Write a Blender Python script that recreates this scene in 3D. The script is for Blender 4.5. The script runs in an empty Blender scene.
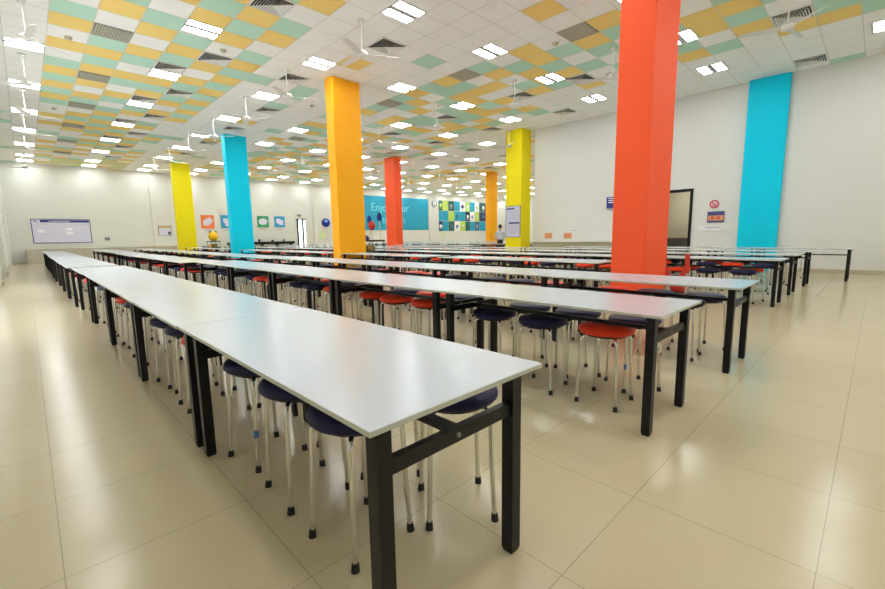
import bpy, bmesh, math, random
from mathutils import Vector, Matrix
random.seed(7)
PI = math.pi
S = bpy.context.scene
COL = S.collection

# ------------------------------------------------------------------ materials
def lin(r, g, b):
    f = lambda c: (c / 255 / 12.92) if c / 255 <= .04045 else ((c / 255 + .055) / 1.055) ** 2.4
    return (f(r), f(g), f(b), 1)

def mat(name, col, rough=.5, metal=0, spec=.5, emit=None, es=0, coat=0, noise=0, nscale=8, bump=0, bscale=40):
    m = bpy.data.materials.new(name)
    m.use_nodes = True
    nt = m.node_tree
    b = nt.nodes['Principled BSDF']
    b.inputs['Base Color'].default_value = col
    b.inputs['Roughness'].default_value = rough
    b.inputs['Metallic'].default_value = metal
    b.inputs['Specular IOR Level'].default_value = spec
    b.inputs['Coat Weight'].default_value = coat
    if emit:
        b.inputs['Emission Color'].default_value = emit
        b.inputs['Emission Strength'].default_value = es
    if noise or bump:
        tc = nt.nodes.new('ShaderNodeTexCoord')
    if noise:
        n = nt.nodes.new('ShaderNodeTexNoise')
        n.inputs['Scale'].default_value = nscale
        n.inputs['Detail'].default_value = 3
        nt.links.new(tc.outputs['Object'], n.inputs['Vector'])
        r = nt.nodes.new('ShaderNodeMix'); r.data_type = 'RGBA'
        r.inputs[6].default_value = tuple(c * (1 - noise) for c in col[:3]) + (1,)
        r.inputs[7].default_value = tuple(min(1, c * (1 + noise)) for c in col[:3]) + (1,)
        nt.links.new(n.outputs['Fac'], r.inputs[0])
        nt.links.new(r.outputs[2], b.inputs['Base Color'])
    if bump:
        n2 = nt.nodes.new('ShaderNodeTexNoise')
        n2.inputs['Scale'].default_value = bscale
        nt.links.new(tc.outputs['Object'], n2.inputs['Vector'])
        bp = nt.nodes.new('ShaderNodeBump')
        bp.inputs['Strength'].default_value = bump
        bp.inputs['Distance'].default_value = .01
        nt.links.new(n2.outputs['Fac'], bp.inputs['Height'])
        nt.links.new(bp.outputs['Normal'], b.inputs['Normal'])
    return m

M = {}
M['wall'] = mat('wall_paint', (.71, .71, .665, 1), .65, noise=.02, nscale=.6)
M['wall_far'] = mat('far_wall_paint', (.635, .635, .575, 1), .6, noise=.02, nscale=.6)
M['base'] = mat('skirting_tile', (.52, .46, .33, 1), .3)
M['tile_w'] = mat('ceiling_tile_white', (.92, .92, .88, 1), .8, noise=.03, nscale=3)
M['tile_y'] = mat('ceiling_tile_yellow', (.93, .68, .21, 1), .8, noise=.03, nscale=3)
M['tile_m'] = mat('ceiling_tile_mint', (.50, .76, .61, 1), .8, noise=.03, nscale=3)
M['tbar'] = mat('ceiling_bar', (.66, .64, .58, 1), .6)
M['lamp_on'] = mat('lamp_diffuser', (.9, .9, .9, 1), .5, emit=(.95, .975, 1, 1), es=32)
M['lamp_frame'] = mat('lamp_frame_white', (.42, .42, .42, 1), .5)
M['white_metal'] = mat('white_metal', (.78, .77, .72, 1), .4)
M['fan_white'] = mat('fan_white', (.74, .73, .68, 1), .35)
M['dark_void'] = mat('duct_dark', (.03, .03, .028, 1), .8)
M['grille_slat'] = mat('grille_slat', (.42, .40, .30, 1), .5)
M['top'] = mat('white_laminate', (.505, .545, .59, 1), .24, spec=.5, noise=.012, nscale=2)
M['edge'] = mat('grey_edge_band', (.50, .52, .43, 1), .4)
M['black'] = mat('black_powder_coat', (.007, .007, .008, 1), .42, spec=.3, noise=.2, nscale=30)
M['chrome'] = mat('chrome_tube', (.74, .74, .70, 1), .17, metal=1)
M['rubber'] = mat('black_rubber', (.012, .011, .011, 1), .6)
M['navy'] = mat('navy_vinyl', (.014, .012, .062, 1), .48, spec=.28, bump=.05, bscale=300)
M['red'] = mat('orange_red_vinyl', (.82, .05, .014, 1), .42, spec=.28, bump=.05, bscale=300)
M['plate'] = mat('black_plate', (.015, .013, .014, 1), .5)
M['blue_tape'] = mat('blue_tape', (.05, .2, .5, 1), .5)
M['yellow_col'] = mat('yellow_paint', lin(240, 222, 10), .55, spec=.25)
M['cyan_col'] = mat('cyan_paint', lin(0, 206, 236), .55, spec=.2)
M['orange_col'] = mat('orange_paint', lin(250, 174, 24), .55, spec=.25)
M['red_col'] = mat('coral_red_paint', lin(252, 94, 50), .55, spec=.22)
M['black_frame'] = mat('black_frame', (.007, .007, .007, 1), .5, spec=.2)
M['alu'] = mat('brushed_steel', (.62, .60, .54, 1), .35, metal=.6)
M['navy_print'] = mat('navy_print', lin(38, 40, 120), .5)
M['board'] = mat('lavender_board', lin(205, 203, 222), .4)
M['paper'] = mat('white_paper', lin(232, 232, 236), .6)
M['grey_print'] = mat('grey_print', lin(160, 158, 175), .6)
M['teal'] = mat('teal_print', lin(16, 148, 178), .55)
M['teal_text'] = mat('pale_teal_print', lin(120, 205, 220), .55)
M['white'] = mat('white_print', lin(238, 238, 236), .55)
M['lime'] = mat('lime_print', lin(178, 206, 92), .55)
M['dkgreen'] = mat('dark_green_print', lin(28, 88, 82), .55)
M['dknavy'] = mat('dark_navy_print', lin(24, 52, 92), .55)
M['slate'] = mat('slate_print', lin(62, 96, 126), .55)
M['orange_print'] = mat('orange_print', lin(236, 122, 72), .55)
M['blue_print'] = mat('blue_print', lin(40, 146, 190), .55)
M['green_print'] = mat('green_print', lin(34, 142, 96), .55)
M['palegreen'] = mat('pale_green_print', lin(196, 212, 160), .6)
M['gold'] = mat('gold_print', lin(190, 160, 70), .6)
M['redsign'] = mat('red_sign', lin(214, 72, 82), .5)
M['pink'] = mat('pink_sign', lin(232, 196, 202), .5)
M['wood'] = mat('orange_wood_print', lin(214, 150, 96), .55)
M['violet'] = mat('violet_print', lin(70, 70, 128), .55)
M['blue_box'] = mat('navy_blue_gloss', lin(18, 30, 128), .25)
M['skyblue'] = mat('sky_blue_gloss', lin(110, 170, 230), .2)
M['counter'] = mat('cream_stone', (.62, .58, .46, 1), .25)
M['counter_face'] = mat('olive_beige_panel', (.36, .33, .20, 1), .4)
M['counter_top'] = mat('pale_stone_top', (.74, .72, .64, 1), .2)
M['steel_bowl'] = mat('wash_trough_steel', (.52, .49, .42, 1), .3, metal=.35)
M['yellow'] = mat('yellow_plastic', lin(252, 196, 12), .45)
M['orange_pl'] = mat('orange_plastic', lin(238, 160, 50), .45)
M['blue'] = mat('blue_plastic', lin(18, 60, 160), .45)
M['dkblue'] = mat('dark_blue_bristle', lin(14, 40, 120), .6)
M['khaki'] = mat('khaki_fabric', lin(140, 132, 60), .7)
M['grey'] = mat('grey_plastic', (.22, .21, .19, 1), .5)
M['dkgrey'] = mat('dark_grey_panel', (.06, .06, .055, 1), .5)
M['pole'] = mat('pale_pole', lin(200, 190, 150), .5)
M['redfab'] = mat('red_fabric', lin(200, 60, 44), .5)
M['corridor'] = mat('corridor_paint', (.42, .37, .25, 1), .6)
M['skin'] = mat('skin', lin(196, 150, 120), .5)
M['hair'] = mat('black_hair', (.01, .009, .008, 1), .5)
M['shirt'] = mat('pale_blue_shirt', lin(196, 204, 226), .7)
M['trousers'] = mat('dark_trousers', (.02, .02, .03, 1), .7)
gl = bpy.data.materials.new('window_glass'); gl.use_nodes = True
nt = gl.node_tree; nt.nodes.clear()
o_ = nt.nodes.new('ShaderNodeOutputMaterial'); tr = nt.nodes.new('ShaderNodeBsdfTransparent'); gs = nt.nodes.new('ShaderNodeBsdfGlossy'); mx = nt.nodes.new('ShaderNodeMixShader')
gs.inputs['Roughness'].default_value = .02; mx.inputs[0].default_value = .07
nt.links.new(tr.outputs[0], mx.inputs[1]); nt.links.new(gs.outputs[0], mx.inputs[2]); nt.links.new(mx.outputs[0], o_.inputs[0])
M['glass'] = gl

def floor_material():
    m = bpy.data.materials.new('polished_floor_tile'); m.use_nodes = True
    nt = m.node_tree; b = nt.nodes['Principled BSDF']
    N = nt.nodes.new; L = nt.links.new
    geo = N('ShaderNodeNewGeometry'); sep = N('ShaderNodeSeparateXYZ'); L(geo.outputs['Position'], sep.inputs[0])
    def ma(op, a, c=None):
        n = N('ShaderNodeMath'); n.operation = op
        for i, v in enumerate((a, c)):
            if v is None: continue
            if isinstance(v, (int, float)): n.inputs[i].default_value = v
            else: L(v, n.inputs[i])
        return n.outputs[0]
    P = .64
    masks = []; cells = []
    for ax, off in (('X', -.03), ('Y', .05)):
        u = ma('DIVIDE', ma('SUBTRACT', sep.outputs[ax], off), P)
        fr = ma('FRACT', u)
        d = ma('MINIMUM', fr, ma('SUBTRACT', 1.0, fr))
        masks.append(ma('LESS_THAN', d, .0024))
        cells.append(ma('FLOOR', u))
    grout = ma('MAXIMUM', masks[0], masks[1])
    cb = N('ShaderNodeCombineXYZ'); L(cells[0], cb.inputs[0]); L(cells[1], cb.inputs[1])
    wn = N('ShaderNodeTexWhiteNoise'); wn.noise_dimensions = '3D'; L(cb.outputs[0], wn.inputs['Vector'])
    vn = N('ShaderNodeTexNoise'); vn.inputs['Scale'].default_value = 3.0; vn.inputs['Detail'].default_value = 4
    L(geo.outputs['Position'], vn.inputs['Vector'])
    f = ma('ADD', ma('MULTIPLY', wn.outputs['Value'], .45), ma('MULTIPLY', vn.outputs['Fac'], .55))
    mix = N('ShaderNodeMix'); mix.data_type = 'RGBA'
    mix.inputs[6].default_value = FLOOR_A; mix.inputs[7].default_value = FLOOR_B
    L(f, mix.inputs[0])
    mg = N('ShaderNodeMix'); mg.data_type = 'RGBA'
    L(grout, mg.inputs[0]); L(mix.outputs[2], mg.inputs[6]); mg.inputs[7].default_value = (.30, .26, .17, 1)
    L(mg.outputs[2], b.inputs['Base Color'])
    b.inputs['Roughness'].default_value = .19
    b.inputs['Specular IOR Level'].default_value = .34
    bn = N('ShaderNodeTexNoise'); bn.inputs['Scale'].default_value = 2.2; bn.inputs['Detail'].default_value = 1
    L(geo.outputs['Position'], bn.inputs['Vector'])
    bp = N('ShaderNodeBump'); bp.inputs['Strength'].default_value = .06; bp.inputs['Distance'].default_value = .02
    L(bn.outputs['Fac'], bp.inputs['Height']); L(bp.outputs['Normal'], b.inputs['Normal'])
    return m
FLOOR_A = (.52, .44, .275, 1); FLOOR_B = (.555, .475, .31, 1)
M['floor'] = floor_material()

# ------------------------------------------------------------------ geometry helpers
class MB:
    """collects shapes into one mesh"""
    def __init__(s): s.v = []; s.f = []; s.m = []; s.sm = []
    def add(s, vs, fs, m=0, smooth=False):
        o = len(s.v); s.v += [tuple(v) for v in vs]
        for f in fs: s.f.append(tuple(i + o for i in f)); s.m.append(m); s.sm.append(smooth)
        return s
    def box(s, x0, x1, y0, y1, z0, z1, m=0, mside=None):
        vs = [(x, y, z) for z in (z0, z1) for y in (y0, y1) for x in (x0, x1)]
        s.add(vs, [(0, 2, 3, 1), (4, 5, 7, 6)], m)
        o = len(s.v) - 8
        for f in ((0, 1, 5, 4), (1, 3, 7, 5), (3, 2, 6, 7), (2, 0, 4, 6)):
            s.f.append(tuple(i + o for i in f)); s.m.append(m if mside is None else mside); s.sm.append(False)
        return s
    def cyl(s, p0, p1, r0, r1=None, n=12, m=0, caps=True, smooth=True):
        r1 = r0 if r1 is None else r1
        a, b = Vector(p0), Vector(p1); d = (b - a).normalized()
        u = d.cross(Vector((0, 0, 1)) if abs(d.z) < .9 else Vector((1, 0, 0))).normalized(); w = d.cross(u)
        ring = lambda c, r: [c + (u * math.cos(2 * PI * i / n) + w * math.sin(2 * PI * i / n)) * r for i in range(n)]
        s.add(ring(a, r0) + ring(b, r1), [(i, (i + 1) % n, n + (i + 1) % n, n + i) for i in range(n)], m, smooth)
        if caps:
            s.add(ring(a, r0), [tuple(reversed(range(n)))], m); s.add(ring(b, r1), [tuple(range(n))], m)
        return s
    def tube(s, pts, r, n=10, m=0):
        P = [Vector(p) for p in pts]; rings = []; u = None
        for i, p in enumerate(P):
            d = (P[min(i + 1, len(P) - 1)] - P[max(i - 1, 0)]).normalized()
            if u is None: u = d.cross(Vector((0, 0, 1)) if abs(d.z) < .9 else Vector((0, 1, 0))).normalized()
            u = (u - d * u.dot(d)).normalized(); w = d.cross(u)
            rings += [p + (u * math.cos(2 * PI * k / n) + w * math.sin(2 * PI * k / n)) * r for k in range(n)]
        fs = [(i * n + k, i * n + (k + 1) % n, (i + 1) * n + (k + 1) % n, (i + 1) * n + k) for i in range(len(P) - 1) for k in range(n)]
        s.add(rings, fs, m, True)
        s.add(rings[:n], [tuple(reversed(range(n)))], m); s.add(rings[-n:], [tuple(range(n))], m)
        return s
    def lathe(s, prof, n=24, m=0, c=(0, 0), smooth=True, sx=1, sy=1):
        vs = [(c[0] + r * math.cos(2 * PI * k / n) * sx, c[1] + r * math.sin(2 * PI * k / n) * sy, z) for r, z in prof for k in range(n)]
        fs = [(i * n + k, i * n + (k + 1) % n, (i + 1) * n + (k + 1) % n, (i + 1) * n + k) for i in range(len(prof) - 1) for k in range(n)]
        return s.add(vs, fs, m, smooth)
    def prism(s, poly, h0, h1, plane='xz', m=0):
        """poly in 2-D extruded along the third axis from h0 to h1"""
        n = len(poly)
        f = (lambda a, b, h: (a, h, b)) if plane == 'xz' else (lambda a, b, h: (h, a, b)) if plane == 'yz' else (lambda a, b, h: (a, b, h))
        vs = [f(a, b, h0) for a, b in poly] + [f(a, b, h1) for a, b in poly]
        s.add(vs, [tuple(range(n)), tuple(range(2 * n - 1, n - 1, -1))] + [(i, n + i, n + (i + 1) % n, (i + 1) % n) for i in range(n)], m)
        return s
    def merge(s, other, mtx, mmap=None):
        o = len(s.v); s.v += [tuple(mtx @ Vector(v)) for v in other.v]
        for f, m, sm in zip(other.f, other.m, other.sm):
            s.f.append(tuple(i + o for i in f)); s.m.append(m if mmap is None else mmap[m]); s.sm.append(sm)
        return s
    def mesh(s, name, mats):
        me = bpy.data.meshes.new(name); me.from_pydata(s.v, [], s.f)
        for m in (mats if isinstance(mats, (list, tuple)) else [mats]): me.materials.append(m)
        me.polygons.foreach_set('material_index', s.m); me.polygons.foreach_set('use_smooth', s.sm)
        bm = bmesh.new(); bm.from_mesh(me); bmesh.ops.recalc_face_normals(bm, faces=bm.faces); bm.to_mesh(me); bm.free()
        me.update(); return me

def put(name, me, parent=None, loc=(0, 0, 0), rz=0):
    o = bpy.data.objects.new(name, me); COL.objects.link(o)
    o.location = loc; o.rotation_euler = (0, 0, rz)
    if parent: o.parent = parent
    return o
def build(name, mb, mats, parent=None, loc=(0, 0, 0), rz=0, bevel=0):
    o = put(name, mb.mesh(name, mats), parent, loc, rz)
    if bevel:
        b = o.modifiers.new('Bevel', 'BEVEL'); b.width = bevel; b.segments = 2; b.limit_method = 'ANGLE'
    return o
def tag(o, label, cat, group=None):
    o['label'] = label; o['category'] = cat
    if group: o['group'] = group
    return o
def thing(name, label, cat, loc=(0, 0, 0), rz=0, group=None):
    o = bpy.data.objects.new(name, None); COL.objects.link(o); o.empty_display_size = .1
    o.location = loc; o.rotation_euler = (0, 0, rz)
    return tag(o, label, cat, group)
def struct(name, mb, mats, parent=None, loc=(0, 0, 0), rz=0, bevel=0):
    o = build(name, mb, mats, parent, loc, rz, bevel)
    if not parent: o['kind'] = 'structure'
    return o
def copy_tree(o, parent=None):
    c = o.copy(); COL.objects.link(c)
    if parent: c.parent = parent
    for ch in list(o.children): copy_tree(ch, c)
    return c
def text_mesh(name, body, size, mats, depth=.004, align='LEFT'):
    cu = bpy.data.curves.new(name, 'FONT'); cu.body = body; cu.size = size; cu.extrude = depth; cu.align_x = align; cu.align_y = 'CENTER'; cu.resolution_u = 3
    t = bpy.data.objects.new(name, cu); COL.objects.link(t)
    dg = bpy.context.evaluated_depsgraph_get()
    me = bpy.data.meshes.new_from_object(t.evaluated_get(dg)); me.name = name
    bpy.data.objects.remove(t); me.materials.clear(); me.materials.append(mats)
    return me
ORD = ['first', 'second', 'third', 'fourth', 'fifth', 'sixth', 'seventh', 'eighth', 'ninth', 'tenth', 'eleventh', 'twelfth', 'thirteenth', 'fourteenth', 'fifteenth', 'sixteenth', 'seventeenth', 'eighteenth', 'nineteenth', 'twentieth']

# ------------------------------------------------------------------ room
ZC = 5.52
XL, XR, XE = -.72, 15.72, 44.0       # window wall, doorway wall, end wall of the deep bay
Y0, YB, YF = -4.2, 10.42, 33.0       # wall behind the camera, front of the deep bay, far wall
mb = MB(); mb.add([(XL, Y0, 0), (XE, Y0, 0), (XE, YF, 0), (XL, YF, 0)], [(0, 1, 2, 3)])
mb.add([(XL, Y0, -.1), (XE, Y0, -.1), (XE, YF, -.1), (XL, YF, -.1)], [(3, 2, 1, 0)])
struct('floor', mb, M['floor'])

# ceiling: one mesh of tiles of three colours in a bar grid
PX, PY, GX, GY = .66, .665, .13, .62
CODES = {}
# tile colours near the camera as strip,place=colour (w white, y yellow, m mint)
NEAR_TILES = """1,14=w 1,15=m 1,16=y 1,17=w 1,18=y 1,19=w 1,20=m 1,21=y 1,22=m 1,23=y 1,24=m
2,13=m 2,14=y 2,15=w 2,16=w 2,17=m 2,18=y 2,19=m 2,20=y 2,21=w 2,22=y 2,23=w 2,24=y
3,12=y 3,13=w 3,14=m 3,15=y 3,16=w 3,17=y 3,18=m 3,19=w 3,20=y 3,21=m 3,22=w 3,23=y
4,11=y 4,12=m 4,13=y 4,14=w 4,15=m 4,16=y 4,17=m 4,18=w 4,19=w 4,20=y 4,21=m 4,22=y
5,10=m 5,11=w 5,12=y 5,13=m 5,14=y 5,15=w 5,16=w 5,17=y 5,18=w 5,19=y 5,20=m
6,10=y 6,11=w 6,12=m 6,13=y 6,14=w 6,15=m 6,16=y 6,17=m 6,18=y 6,19=m 6,20=y
7,17=m 7,18=w 9,17=m 11,11=m 9,13=y 11,6=y 9,18=m 11,25=m 9,24=y 13,23=m
13,5=y 14,6=y 14,5=m 14,7=m 15,7=w 15,6=m 16,6=w 16,7=m 16,8=y 15,8=m 13,8=y 14,8=y 14,9=m 15,9=y 15,10=w 16,10=m 14,10=y 13,9=w 17,9=m 17,10=y 18,8=y 18,9=w 17,7=w 18,7=w
13,10=m 13,12=y 14,11=w 13,13=m 14,12=m 14,13=m 15,11=y 15,12=y 13,14=y 15,13=y 16,11=w 16,12=w 16,13=y 15,14=m 14,14=w 14,15=y 15,15=w 16,15=m 15,16=y 14,16=m 17,13=m 17,12=y 17,14=y 18,13=y 18,15=m 16,17=m 16,18=m 15,18=y 18,17=y 19,17=y 18,12=w
15,3=y 16,3=y 14,3=w 15,4=m 17,4=m 18,4=y 17,3=w 18,3=m 19,4=w 15,2=y 16,2=m 17,2=y 14,2=m 18,2=w
14,1=m 15,1=m 16,1=w 18,1=y 17,0=m 18,0=y 16,0=m 23,0=m 17,-1=m 18,-1=m 16,-1=m 15,0=w
-1,30=m 0,30=w -1,41=m 12,7=w 12,8=w 12,10=w 12,11=w 17,11=w 17,6=m 13,7=w"""
for tile in NEAR_TILES.split():
    place, colour = tile.split('=')
    k, j = place.split(',')
    CODES[(int(k), int(j))] = colour
for ka, kb, ja, jb in ((7, 13, 4, 20), (12, 14, 3, 8), (18, 24, -2, 12), (-3, 1, -8, 29)):   # plain white stretches
    for k in range(ka, kb):
        for j in range(ja, jb):
            CODES.setdefault((k, j), 'w')
rng = random.Random(21)
def tile_colour(k, j):
    if (k, j) in CODES: return CODES[(k, j)]
    r = rng.random()
    if 1 <= k <= 6:
        if (k + j) % 2 == 0: return 'y' if r < .72 else 'w'
        return 'm' if r < .6 else 'w'
    if 7 <= k <= 11 or k < 1:
        return 'y' if r < .03 else 'm' if r < .07 else 'w'
    if j < 20 and k >= 21 or k > 23:
        if k > 30 and k < 36: return 'y' if r < .3 else 'm' if r < .6 else 'w'
        return 'y' if r < .04 else 'm' if r < .08 else 'w'
    return 'y' if r < .28 else 'm' if r < .55 else 'w'
mb = MB(); mi = {'w': 0, 'y': 1, 'm': 2}
k0, k1 = math.floor((XL - GX) / PX), math.ceil((XE - GX) / PX)
j0, j1 = math.floor((Y0 - GY) / PY), math.ceil((YF - GY) / PY)
g = .007
for k in range(k0, k1):
    for j in range(j0, j1):
        x0, x1, y0, y1 = max(GX + k * PX, XL), min(GX + (k + 1) * PX, XE), max(GY + j * PY, Y0), min(GY + (j + 1) * PY, YF)
        if x0 > XR + .3 and y1 < YB - .3: continue
        if x1 - x0 < 2.5 * g or y1 - y0 < 2.5 * g: continue
        mb.add([(x0 + g, y0 + g, ZC), (x0 + g, y1 - g, ZC), (x1 - g, y1 - g, ZC), (x1 - g, y0 + g, ZC)], [(0, 1, 2, 3)], mi[tile_colour(k, j)])
mb.box(XL, XR + .3, Y0, YF, ZC + .004, ZC + .12, 3)
mb.box(XR + .3, XE, YB - .3, YF, ZC + .004, ZC + .12, 3)
struct('ceiling', mb, [M['tile_w'], M['tile_y'], M['tile_m'], M['tbar']])

T = .2
# far wall with shallow piers and a doorway
DX0, DX1, DZ = 15.86, 16.62, 2.72
mb = MB()
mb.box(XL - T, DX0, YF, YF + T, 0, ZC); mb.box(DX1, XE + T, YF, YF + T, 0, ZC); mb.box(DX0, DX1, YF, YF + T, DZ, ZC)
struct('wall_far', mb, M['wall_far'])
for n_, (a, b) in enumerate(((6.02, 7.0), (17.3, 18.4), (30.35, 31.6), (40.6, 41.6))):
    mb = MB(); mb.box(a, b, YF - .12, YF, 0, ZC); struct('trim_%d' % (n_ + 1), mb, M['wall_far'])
mb = MB(); mb.box(XL, DX0 - .08, YF - .02, YF, 0, .11); mb.box(DX1 + .08, XE, YF - .02, YF, 0, .11)
struct('baseboard_far', mb, M['base'])
# doorway wall
RY0, RY1, RZ = 4.42, 5.50, 2.50
mb = MB()
mb.box(XR, XR + T, Y0 - T, RY0, 0, ZC); mb.box(XR, XR + T, RY1, YB, 0, ZC); mb.box(XR, XR + T, RY0, RY1, RZ, ZC)
struct('wall_right', mb, M['wall'])
mb = MB(); mb.box(XR - .025, XR, Y0, RY0 - .09, 0, .12); mb.box(XR - .025, XR, RY1 + .09, YB, 0, .12)
struct('baseboard_right', mb, M['base'])
mb = MB(); mb.box(XR + T, XE, YB - T, YB, 0, ZC); struct('wall_bay', mb, M['wall'])
mb = MB(); mb.box(XE, XE + T, YB - T, YF + T, 0, ZC); struct('wall_end', mb, M['wall'])
mb = MB(); mb.box(XL - T, XR + T, Y0 - T, Y0, 0, ZC); struct('wall_near', mb, M['wall'])
# window wall: piers, sills and windows
mb = MB(); WINS = []
y = Y0
piers = [(-4.2, -3.4), (1.0, 1.8), (6.4, 7.2), (11.8, 12.6), (17.2, 18.0), (22.6, 23.4), (32.2, 33.0)]
for a, b in piers: mb.box(XL - T, XL + .12, a, b, 0, ZC)
for (a, b), (c, d) in zip(piers, piers[1:]):
    if b > 16 or b < 6: mb.box(XL - T, XL, b, c, 0, ZC); continue
    mb.box(XL - T, XL, b, c, 0, .5); mb.box(XL - T, XL, b, c, 3.6, ZC); WINS.append((b, c))
struct('wall_left', mb, M['wall'])
mb = MB()
for (a, b), (c, d) in zip(piers, piers[1:]): mb.box(XL, XL + .02, b, c, 0, .11); mb.box(XL + .12, XL + .14, a, b, 0, .11)
struct('baseboard_left', mb, M['base'])
for i, (a, b) in enumerate(WINS):
    mb = MB(); fr = .05; n = 4
    for q in range(n + 1):
        yy = a + (b - a - fr) * q / n; mb.box(XL - .14, XL - .06, yy, yy + fr, .5, 3.6)
    for zz in (.5, 2.6, 3.55): mb.box(XL - .14, XL - .06, a, b, zz, zz + fr)
    w = struct('window_%d' % (i + 1), mb, M['white_metal'])
    mb = MB(); mb.box(XL - .105, XL - .095, a, b, .5, 3.6); build('pane', mb, M['glass'], w)

# doors
mb = MB(); f = .08
mb.box(DX0, DX0 + f + .03, YF - .06, YF + .12, 0, DZ); mb.box(DX1 - f - .2, DX1 - .2, YF - .06, YF + .12, 0, DZ); mb.box(DX0 - .08, DX1, YF - .06, YF + .12, DZ - f, DZ)
d1 = struct('door_1', mb, M['black_frame'])
mb = MB(); mb.box(DX0 + f, DX1 - f - .2, YF + .04, YF + .05, .1, DZ - f); build('pane', mb, M['glass'], d1)
mb = MB(); mb.box(DX1 - .2, DX1 - .02, YF + .02, YF + .03, .6, DZ - .1); build('side_light', mb, M['glass'], d1)
mb = MB(); mb.box(DX0 + f, DX1, YF + .0, YF + .06, 0, .1); build('kick_plate', mb, M['alu'], d1)
mb = MB(); f = .085
mb.box(XR - .03, XR + .12, RY0 - f, RY0, 0, RZ + f); mb.box(XR - .03, XR + .12, RY1, RY1 + f, 0, RZ + f); mb.box(XR - .03, XR + .12, RY0, RY1, RZ, RZ + f)
struct('door_2', mb, M['black_frame'])
mb = MB()     # corridor beyond the doorway
mb.box(18.2, 18.3, 2.8, 7.2, 0, 3.0); mb.box(XR + T, 18.3, 2.7, 2.8, 0, 3.0); mb.box(XR + T, 18.3, 7.2, 7.3, 0, 3.0); mb.box(XR + T, 18.3, 2.7, 7.3, 3.0, 3.1)
struct('wall_corridor', mb, M['corridor'])

mb = MB(); mb.box(-.3, .3, -.3, .3, -.03, 0); cl_ = build('corridor_fill_lamp', mb, M['lamp_on'], loc=(17.0, 5.0, 2.985)); tag(cl_, 'added square fill lamp brightening the corridor beyond the doorway', 'ceiling light')  # unseen fill lamp, added to brighten the corridor interior

# columns
CW, CD = .88, .39
def column(name, x, y, w, d, m, label):
    mb = MB(); mb.box(x, x + w, y, y + d, 0, ZC - .001)
    o = struct(name, mb, m, bevel=.012); tag(o, label, 'column', 'painted columns'); return o
column('column', 6.37, 2.34, .93, .49, M['red_col'], 'large coral red square column standing between the white tables')
column('column', 6.37, 10.66, CW, CD, M['orange_col'], 'large golden orange square column rising behind the second and third table rows')
column('column', 6.36, 19.3, CW, CD, M['cyan_col'], 'cyan freestanding square column between the yellow and golden orange columns')
column('column', 6.3, 28.0, CW + .05, CD, M['yellow_col'], 'yellow square column near the far wall beside the orange picture panel')
column('column', 14.88, 18.85, .46, .92, M['red_col'], 'slim coral red column in front of the teal banner')
column('column', 23.6, 19.25, .80, .42, M['orange_col'], 'slim golden orange column beside the wall of coloured posters')
column('column', 15.03, 10.6, .69, .80, M['yellow_col'], 'yellow column with a framed notice at the end of the doorway wall')
column('column', XR - .14, 2.06, .14, .96, M['cyan_col'], 'cyan flat pilaster on the doorway wall')

# ------------------------------------------------------------------ ceiling fittings
def cell(k, j): return GX + (k + .5) * PX, GY + (j + .5) * PY
def lamp_near():
    r = thing('ceiling_light', '', 'ceiling light')
    mb = MB(); mb.box(-.325, .325, -.31, .31, ZC - .010, ZC)
    build('frame', mb, M['lamp_frame'], r)
    for s in (-1, 1):
        mb = MB(); mb.box(-.305, .305, s * .172 - .105, s * .172 + .105, ZC - .0115, ZC - .009); build('diffuser', mb, M['lamp_on'], r)
    return r
L0 = lamp_near(); used = False
mb = MB(); mb.box(-.325, .325, -.31, .31, ZC - .010, ZC)
for s in (-1, 1): mb.box(-.305, .305, s * .172 - .105, s * .172 + .105, ZC - .0115, ZC - .009, 1)
LAMP_FAR = mb.mesh('ceiling_light', [M['lamp_frame'], M['lamp_on']])
LR = list(range(0, 68, 4)); LJ = [-6, -1, 4, 9, 14, 19, 24, 29, 34, 39, 44, 47]
for a, k in enumerate(LR):
    for b, j in enumerate(LJ):
        x, y = cell(k, j)
        y -= .10
        if x > XR - .4 and y < YB + .5: continue
        if x > XE - .5: continue
        lab = 'twin-panel white ceiling light, %s in the %s line counted from the aisle wall' % (ORD[b], ORD[a])
        if math.hypot(x, y) < 19:
            o = L0 if not used else copy_tree(L0); used = True
        else: o = put('ceiling_light', LAMP_FAR)
        tag(o, lab, 'ceiling light', 'twin-panel ceiling lights'); o.location = (x, y, 0)

def diffuser():
    r = thing('air_diffuser', '', 'air vent')
    mb = MB(); h = .325
    for q in (0,):
        mb.box(-h, h, -h, -h + .03, ZC - .012, ZC); mb.box(-h, h, h - .03, h, ZC - .012, ZC); mb.box(-h, -h + .03, -h + .03, h - .03, ZC - .012, ZC); mb.box(h - .03, h, -h + .03, h - .03, ZC - .012, ZC)
    build('frame', mb, M['white_metal'], r)
    mb = MB(); mb.box(-h + .02, h - .02, -h + .02, h - .02, ZC - .003, ZC - .001); build('duct_backing', mb, M['dark_void'], r)
    mb = MB()   # four sets of angled louvres
    for d in range(4):
        R = Matrix.Rotation(d * PI / 2, 4, 'Z')
        for i in range(6):
            a = h - .05 - i * .045; t = .004
            b = a - .028
            v = [(-a, -a, ZC - .012), (a, -a, ZC - .012), (b, -b, ZC - .040 + .0), (-b, -b, ZC - .040)]
            v = [(-b, -b, ZC - .006), (b, -b, ZC - .006), (a, -a, ZC - .030), (-a, -a, ZC - .030)]
            w = [(x, y + t, z) for x, y, z in v]
            q = [tuple(R @ Vector(p)) for p in v + w]
            mb.add(q, [(0, 1, 2, 3), (7, 6, 5, 4), (0, 4, 5, 1), (2, 6, 7, 3)])
    build('louvre', mb, M['white_metal'], r)
    return r
D0 = diffuser(); used = False
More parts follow.
